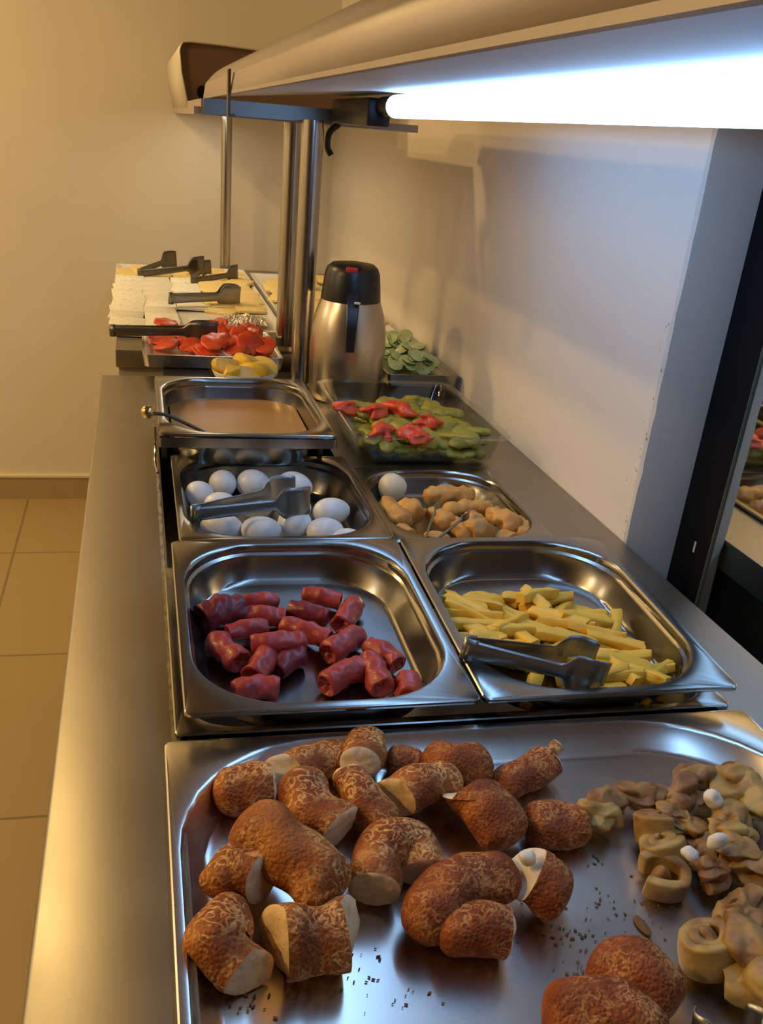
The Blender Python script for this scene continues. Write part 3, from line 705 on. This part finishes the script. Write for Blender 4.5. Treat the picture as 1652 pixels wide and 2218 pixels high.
# ---------------------------------------------------------------- eggs
def egg(label, px, py, rx, ry, lift=0, ang=0, base=None, m=None, cat='egg'):
    b0 = -.037 if base is None else base
    rr = .0215
    c = at(px, py, b0 + rr + lift)
    dist = (c - Vector((0, 0, HC))).length; k = F / dist
    a, b_ = rx / k, ry / k
    bm = bmesh.new(); bmesh.ops.create_uvsphere(bm, u_segments=32, v_segments=20, radius=1)
    for v in bm.verts:
        z = v.co.x; v.co = Vector((v.co.x * a, v.co.y * b_ * (1 - .10 * z), v.co.z * b_ * (1 - .10 * z)))
    o = obj('boiled_egg', bm, m or EGG, None, sharp=180); o.location = c; o.rotation_euler = (0, 0, math.radians(ang))
    return tag(o, label, cat, 'boiled eggs')
for l, px, py, rx, ry, lift, an in [('white boiled egg furthest left in the egg pan', 432, 1070, 31, 28, .006, 20), ('white boiled egg at the back left of the egg pan', 483, 1047, 31, 29, .006, 60),
 ('white boiled egg in the middle of the back row', 548, 1047, 36, 30, .005, 10), ('white boiled egg behind the tong heads at the back right', 637, 1054, 40, 32, .006, -20),
 ('white boiled egg in the second row under the tong arms, left', 478, 1096, 38, 30, .004, 20), ('white boiled egg in the second row under the tong arms, centre', 556, 1096, 36, 30, .002, 10),
 ('white boiled egg lying between the tong heads and the front row', 640, 1100, 34, 30, .004, 0), ('large white boiled egg at the far right with its long side up', 718, 1108, 43, 30, .004, 15),
 ('round white boiled egg in the centre of the front row', 638, 1132, 37, 31, .006, 5), ('white boiled egg in the front row, second from the left', 566, 1148, 44, 30, .002, 0),
 ('white boiled egg at the front left corner', 480, 1140, 46, 30, .000, -15), ('white boiled egg in the front row, second from the right', 704, 1150, 42, 29, .000, 10),
 ('white boiled egg mostly hidden at the front right corner', 752, 1166, 34, 22, -.004, 10)]:
    egg(l, px, py, rx, ry, lift, an)
egg('single cream egg at the back left of the fried roll pan', 850, 1055, 31, 30, .004, 0, base=-.033, m=mat('cream_egg', (.80, .70, .46), .35, sss=.08))
tongs('dull steel tongs lying across the white eggs', at(418, 1112, .020), at(655, 1070, .026), hw=.010, head=.0235, op=.040)

# ---------------------------------------------------------------- fried rolls
def froll(label, pts, r, lift=0):
    W3 = [at(a, b_, -.033 + r + lift) for a, b_ in pts]; c = sum(W3, Vector()) / len(W3)
    P = [p - c for p in W3]
    if len(P) == 2: P.insert(1, (P[0] + P[1]) / 2 + Vector((0, 0, .002)))
    bm = bmesh.new()
    rings, path, fr = sweep(bm, P, lambda f: r * roundcap(f, .16) * 1.13 * (1 + .03 * math.sin(f * 8 + len(label))), n=22, m=20, nz=r * .5, ns=90, seed=hash_(label), sq=.85)
    bm.faces.new(rings[0]); bm.faces.new(rings[-1])
    o = obj('fried_roll', bm, ROLL, None, sharp=70); o.location = c; return tag(o, label, 'fried roll', 'golden fried rolls')
for l, p, r, z in [('longest golden fried roll at the back of the pan', [(915, 1074), (1030, 1076)], .0145, .006), ('golden fried roll at the left against the pan wall', [(830, 1092), (875, 1135)], .0150, .004),
 ('golden fried roll next to the left one, below the egg', [(868, 1095), (910, 1118)], .0150, .008), ('golden fried roll standing between the two tong tips', [(935, 1110), (978, 1138)], .0130, .006),
 ('flat golden fried roll behind the right group', [(955, 1104), (1070, 1102)], .0120, .012), ('golden fried roll crossing the right group', [(1010, 1125), (1050, 1160)], .0160, .008),
 ('golden fried roll on top of the right group', [(1060, 1112), (1120, 1145)], .0145, .012), ('orange-edged fried roll in the right corner', [(1125, 1130), (1140, 1165)], .0140, .004),
 ('short golden fried roll near the front rim, left of the right corner', [(1080, 1162), (1108, 1172)], .0115, .002), ('small golden fried roll piece at the front left', [(862, 1150), (885, 1165)], .0110, .000),
 ('low golden fried roll at the front centre', [(915, 1168), (975, 1172)], .0095, -.002), ('golden fried roll filling the centre right', [(985, 1135), (1020, 1165)], .0130, .002)]:
    froll(l, p, r, z)
tongs('thin tongs stuck upright in the fried rolls with a curved loop', at(925, 1178, .006), at(985, 1098, .020), hw=.003, head=.006, op=.036)

# ---------------------------------------------------------------- glass dish with peppers
x0, x1, y0, y1 = .338, .606, 1.452, 1.830
bm = bmesh.new(); prev = None
for e, r, z in ((-.004, .022, .058), (.002, .022, .0595), (.008, .022, .058), (.010, .022, .052), (.016, .030, .016), (.020, .030, .011), (.028, .030, .0095), (.028, .03, .0095)):
    ring = [bm.verts.new((a, b_, z)) for a, b_, _ in rrect(x0 + e, x1 - e, y0 + e, y1 - e, r, 0)]
    if prev: bridge(bm, prev, ring)
    prev = ring
inner_last = prev; bm.faces.new(prev)
prev = None; first = None
o = obj('glass_dish', bm, GLASS, None, sharp=50); so = o.modifiers.new('s', 'SOLIDIFY'); so.thickness = .0035; so.offset = 0
tag(o, 'clear rectangular glass dish of peppers and tomatoes behind the fried rolls', 'dish')
o.location.z = -.0045
def strip(name, label, cat, c, L, r, rz, m, group, bend=.006, flat=.5, seed=0, lift=0):
    bm = bmesh.new(); P = [Vector((-L / 2, 0, 0)), Vector((-L / 6, bend, bend * .6)), Vector((L / 5, bend * .7, bend * .4)), Vector((L / 2, -bend * .4, 0))]
    rings, _, _ = sweep(bm, P, lambda f: r * roundcap(f, .25), n=14, m=14, sq=flat, nz=r * .5, ns=80, seed=seed)
    bm.faces.new(rings[0]); bm.faces.new(rings[-1]); o = obj(name, bm, m, None, sharp=70); o.location = c; o.rotation_euler = (random.uniform(-.3, .3), random.uniform(-.15, .15), rz)
    return tag(o, label, cat, group)
for i in range(100):
    x = random.uniform(.382, .564); y = random.uniform(1.484, 1.745) if i % 5 else random.uniform(1.482, 1.50)
    z = .016 + .0064 * (i // 22)
    strip('pepper_strip', 'soft green fried pepper strip in the glass dish', 'pepper', (x, y, z), random.uniform(.050, .085), random.uniform(.013, .019), random.uniform(0, 3.1), PEP, 'green peppers in the glass dish', seed=i)
def chunk(name, label, cat, p, r, m, group=None, seed=0, sc=(1, .75, .6), rz=0, nz=1.0):
    bm = bmesh.new(); bmesh.ops.create_icosphere(bm, subdivisions=3, radius=r)
    for v in bm.verts:
        a = math.atan2(v.co.y, v.co.x); k = 1 + .18 * math.cos(3 * a + seed) + nz * noise.noise(v.co * (1.2 / r) + Vector((seed, 0, 0)))
        v.co = Vector((v.co.x * k * sc[0], v.co.y * k * sc[1], v.co.z * sc[2] * (1 + .3 * nz * noise.noise(v.co * (2 / r)))))
    o = obj(name, bm, m, None, sharp=60); o.location = p; o.rotation_euler = (random.uniform(-.3, .3), 0, rz); return tag(o, label, cat, group)
for i, (px, py, r, l) in enumerate([(752, 885, .020, 'at the far left'), (812, 893, .022, 'left of centre, brightest orange-red'), (868, 888, .022, 'at the back centre'), (925, 914, .019, 'at the right end'), (828, 935, .022, 'at the front left'), (888, 938, .022, 'at the front centre'), (905, 950, .016, 'nearest the front glass'), (842, 880, .014, 'tucked behind the back centre one')]):
    chunk('tomato_chunk', 'cooked red tomato wedge on the peppers ' + l, 'tomato', at(px, py, .053), r * 1.15, TOM, 'tomatoes in the glass dish', seed=i * 2.3, rz=i * 1.1)

# ---------------------------------------------------------------- vacuum flask
t = thing('vacuum_flask', 'brushed steel vacuum flask with a black lid and red button beside the pole', 'flask', (.412, 1.910, .0008)); t.scale = (1, 1, .94)
bm = bmesh.new(); lathe(bm, [(.070, 0), (.073, .003), (.074, .02), (.0765, .07), (.0775, .11), (.075, .15), (.069, .180), (.0605, .207), (.058, .212)], 48); obj('body', bm, FLASK, t, sharp=50)
bm = bmesh.new(); lathe(bm, [(.0595, .205), (.0600, .213), (.0575, .235), (.0545, .262), (.050, .274), (.042, .281), (.02, .284), (.001, .2845)], 48)
for v in bm.verts:
    if v.co.z < .214: v.co.z -= .010 * (v.co.x * .3 + .02) / .04
lid = obj('lid', bm, BLACK, t, sharp=60)
dirc = Vector((-.20, -1, 0)).normalized(); ang = math.atan2(dirc.x, -dirc.y) * -1
RZ = Matrix.Rotation(math.atan2(dirc.y, dirc.x) + math.pi / 2, 4, 'Z')
bm = bmesh.new(); rows = []
for k in range(15):
    f = k / 14; z = .232 - f * .115; y = -(.050 + .036 * math.sin(min(1, f * 1.6) * math.pi / 2) - .004 * f); w = .013 - .003 * f
    rows.append([bm.verts.new((s * w + .004, y - dy, z)) for s, dy in ((-1, 0), (-.8, .006), (.8, .006), (1, 0), (.8, -.010), (-.8, -.010))])
for a, b2 in zip(rows, rows[1:]): bridge(bm, a, b2)
bm.faces.new(rows[0]); bm.faces.new(rows[-1]); bm.transform(RZ); hdl = obj('handle', bm, BLACK, t, sharp=50)
bm = bmesh.new(); box(bm, -.014, .010, -.051, -.030, .268, .2795, bev=.003); bm.transform(RZ); obj('button', bm, REDB, lid)
bm = bmesh.new(); box(bm, .006, .018, -.082, -.074, .213, .217, bev=.001); bm.transform(RZ); obj('handle_glint', bm, PORC, hdl)  # small white box standing in for a glint on the handle

# ---------------------------------------------------------------- lemon bowl
c = (.203, 1.905)
t = thing('lemon_bowl', 'small white bowl of lemon wedges behind the soup pan', 'bowl', (c[0], c[1], .0008))
bm = bmesh.new(); lathe(bm, [(.001, .004), (.028, .004), (.032, 0), (.034, .001), (.052, .024), (.065, .050), (.0645, .052), (.062, .050), (.050, .025), (.030, .008), (.001, .007)], 40, cap=False); obj('bowl_body', bm, PORC, t, sharp=50)
def lemon(i, x, y, z, rz, tl):
    t = thing('lemon_wedge', 'yellow lemon wedge in the small white bowl', 'lemon', (x, y, z), 'lemon wedges in the white bowl'); t.rotation_euler = (tl, .2, rz)
    bm = bmesh.new(); n = 12; L = .033
    top = []; bot = []
    for k in range(n + 1):
        f = -1 + 2 * k / n; w = .020 * math.sqrt(max(.01, 1 - f * f)); top.append([bm.verts.new((f * L, -w, 0)), bm.verts.new((f * L, 0, w * .9)), bm.verts.new((f * L, w, 0))])
    for a, b2 in zip(top, top[1:]): bridge(bm, a, b2, closed=False)
    bm.faces.new(top[0]); bm.faces.new(top[-1]); obj('flesh', bm, LEMON, t, smooth=False)
    bm = bmesh.new(); rows = []
    for k in range(n + 1):
        f = -1 + 2 * k / n; w = .0215 * math.sqrt(max(.01, 1 - f * f)); rows.append([bm.verts.new((f * L * 1.04, -w * math.cos(a), -w * math.sin(a))) for a in [math.pi * j / 8 for j in range(9)]])
    for a, b2 in zip(rows, rows[1:]): bridge(bm, a, b2, closed=False)
    o = obj('peel', bm, LEMP, t); so = o.modifiers.new('s', 'SOLIDIFY'); so.thickness = .0018
for i, (dx, dy, z, rz, tl) in enumerate([(-.034, .000, .060, .3, .5), (-.026, -.022, .052, 1.2, -.5), (.002, .014, .066, 2.0, 1.0), (.016, -.012, .058, 2.6, .8), (.038, .000, .058, -.7, 1.1), (-.002, -.030, .050, .1, .3)]):
    lemon(i, c[0] + dx, c[1] + dy, z, rz, tl)

# ---------------------------------------------------------------- far trays
def flat_tray(name, label, x0, x1, y0, y1, z0, z1, m, cat='tray', lip=.010):
    bm = bmesh.new(); prev = None
    for e, z in ((.010, z0), (.004, z0 + .002), (0, z1), (.003, z1 + .001), (lip, z1 - .002), (lip + .006, z1 - .008), (lip + .006, z1 - .008)):
        ring = [bm.verts.new((a, b_, z)) for a, b_, _ in rrect(x0 + e, x1 - e, y0 + e, y1 - e, .012, 0, 4)]
        if prev: bridge(bm, prev, ring)
        else: bm.faces.new(ring)
        prev = ring
    bm.faces.new(prev); return tag(obj(name, bm, m, None, sharp=45), label, cat)
boxo_ = boxo('storage_box', BLACK, None, .045, .14, 1.885, 2.04, .0008, .022, bev=.002); tag(boxo_, 'flat black box in front of the tomato tray, left of the lemon bowl', 'box')
flat_tray('tomato_tray', 'steel tray of sliced tomatoes in front of the cheese', .004, .300, 2.022, 2.318, .0225, .050, TRAYST)
flat_tray('cheese_tray', 'large pale tray covered with slices of white and yellow cheese', -.070, .350, 2.330, 3.380, .0208, .045, PORC)
flat_tray('cheese_tray', 'pale tray of yellow cheese behind the poles and flask', .365, .650, 2.400, 3.340, .0208, .042, PORC)
flat_tray('cucumber_tray', 'steel tray of sliced cucumbers right of the flask', .505, .665, 1.920, 2.360, .0208, .047, STEEL)
def slice_(name, label, cat, x, y, z, sx, sy, h, rz, m, group, rx=0, seed=0):
    bm = bmesh.new(); box(bm, -sx / 2, sx / 2, -sy / 2, sy / 2, 0, h, bev=min(h, .004) * .45)
    for v in bm.verts: v.co.z += .004 * noise.noise(Vector((v.co.x * 22 + seed, v.co.y * 22, 0)))
    o = obj(name, bm, m, None, sharp=45); o.location = (x, y, z); o.rotation_euler = (rx, random.uniform(-.03, .03), rz); return tag(o, label, cat, group)
# herbed white cheese over the front and middle left
k = 0
for yy in [2.345 + .085 * i for i in range(9)]:
    for xx in [-.040 + .082 * i for i in range(4)]:
        if xx > .12 and yy < 2.52: continue
        if xx > .17 and yy > 2.60: continue
        k += 1
        slice_('white_cheese_slice', 'white herbed cheese slice laid out on the left of the far tray', 'cheese', xx + random.uniform(-.004, .004) + .012, yy + .045, .0395 + .0015 * (k % 2), .084, .090, .007, random.uniform(-.08, .08), HERB if k % 3 else FETA, 'white cheese slices on the far tray', rx=.012, seed=k)
for i in range(7):
    slice_('yellow_cheese_slice', 'yellow cheese slice at the far left corner of the tray', 'cheese', -.025 + .043 * i, 3.20 + .05 * (i % 2), .0395 + .003 * (i % 3), .075, .12, .006, random.uniform(-.3, .3), KASHAR, 'yellow cheese at the back of the far tray', rx=.05, seed=i + 40)
for i in range(28):
    slice_('yellow_cheese_slice', 'yellow cheese slice on the right side of the far tray', 'cheese', (.225, .295)[i % 2] + random.uniform(-.012, .012), 2.62 + .024 * i, .0395 + .004 * (i % 3), .078, .09, .007, random.uniform(-.5, .5), KASHAR, 'yellow cheese slices beside the white cheese', rx=.08, seed=i + 60)
for i in range(22):
    slice_('yellow_cheese_slice', 'yellow cheese slice on the tray behind the poles', 'cheese', random.uniform(.41, .60), 2.46 + .038 * i, .0370 + .004 * (i % 3), .08, .09, .007, random.uniform(-.6, .6), KASHAR, 'yellow cheese behind the poles', rx=.08, seed=i + 90)
slice_('white_plastic_slip', 'small lilac-white square slip between the white cheese and the crumpled foil', 'wrapper', .148, 2.42, .041, .052, .10, .006, .05, PAPER, None, seed=3)
bm = bmesh.new(); n = 26
gr = [[bm.verts.new((-.055 + .11 * i / n, -.06 + .12 * j / n, .010 + .018 * abs(noise.noise(Vector((i * .35, j * .35, 2)))) * math.sin(math.pi * i / n) + .006 * noise.noise(Vector((i * .9, j * .9, 5))))) for j in range(n + 1)] for i in range(n + 1)]
for a, b2 in zip(gr, gr[1:]): bridge(bm, a, b2, closed=False)
o = obj('crumpled_foil', bm, HAM, None, smooth=False); o.location = (.262, 2.455, .036); so = o.modifiers.new('s', 'SOLIDIFY'); so.thickness = .001
tag(o, 'crumpled pinkish silver foil in the front right corner of the far tray', 'foil')
# tomatoes
TM = []
for i in range(5):
    bm = bmesh.new(); lathe(bm, [(.001, 0), (.024, 0), (.028, .002), (.028, .005), (.025, .007), (.001, .0065)], 18, cap=False)
    for v in bm.verts: v.co *= 1 + .35 * noise.noise(v.co * 70 + Vector((i, 0, 0)))
    me = bpy.data.meshes.new('tomato_slice'); bmesh.ops.recalc_face_normals(bm, faces=bm.faces); bm.to_mesh(me); bm.free(); me.shade_smooth(); me.materials.append(TOM); TM.append(me)
def scatter(name, label, cat, group, me, x, y, z, tilt):
    o = bpy.data.objects.new(name, random.choice(me)); COL.objects.link(o); o.location = (x, y, z); o.rotation_euler = (random.uniform(tilt * .35, tilt * 1.5), random.uniform(-tilt, tilt) * .6, random.uniform(-.7, .7)); tag(o, label, cat, group)
for i in range(30):
    x = random.uniform(.15, .272); y = random.uniform(2.065, 2.28); scatter('tomato_slice', 'red tomato slice heaped at the right of the tomato tray', 'tomato', 'tomato slices heaped on the right', TM, x, y, .046 + .024 * (i / 30) , .7)
for i in range(12):
    x = random.uniform(.035, .15); y = random.uniform(2.07, 2.28); scatter('tomato_slice', 'red tomato slice lying flat under the dark tongs', 'tomato', 'tomato slices under the tongs', TM, x, y, .045 + .006 * (i % 2), .25)
scatter('tomato_slice', 'red tomato slice standing up behind the dark tongs', 'tomato', None, TM, .060, 2.27, .066, .1)
bpy.context.view_layer.update()
# cucumbers
CM = []
for i in range(3):
    bm = bmesh.new(); lathe(bm, [(.001, .0), (.0150, 0), (.0162, .0008), (.0162, .0042), (.0150, .005), (.001, .005)], 20, cap=False)
    me = bpy.data.meshes.new('cucumber_slice'); bmesh.ops.recalc_face_normals(bm, faces=bm.faces); bm.to_mesh(me); bm.free(); me.materials.append(CUCI); me.materials.append(CUCS)
    for p in me.polygons:
        if abs(p.normal.z) < .6: p.material_index = 1
    CM.append(me)
for i in range(70):
    f = i / 70; x = random.uniform(.535 + .02 * f, .635 - .025 * f); y = random.uniform(1.955, 2.30 - .12 * f); scatter('cucumber_slice', 'green cucumber slice in the heap right of the flask', 'cucumber', 'cucumber slices', CM, x, y, .044 + .034 * f, .6)
# tongs on the far trays
DK = mat('dark_tong_steel', (.16, .15, .13), .35, .9)
tongs('blue-grey tongs lying on the white cheese', at(367, 646, .070), at(518, 641, .072), hw=.013, head=.032, op=.008, m=TONG, roll=math.radians(8))
tongs('dark tongs lying over the tomato tray', at(240, 716, .062), at(472, 716, .078), hw=.011, head=.020, op=.02, m=DK)
tongs('dark tongs at the far left back of the cheese tray', at(300, 592, .055), at(412, 568, .075), hw=.011, head=.032, op=.12, m=DK)
tongs('small dark tongs beside the base of the thin far pole', at(415, 607, .055), at(486, 585, .072), hw=.010, head=.028, op=.10, m=DK)
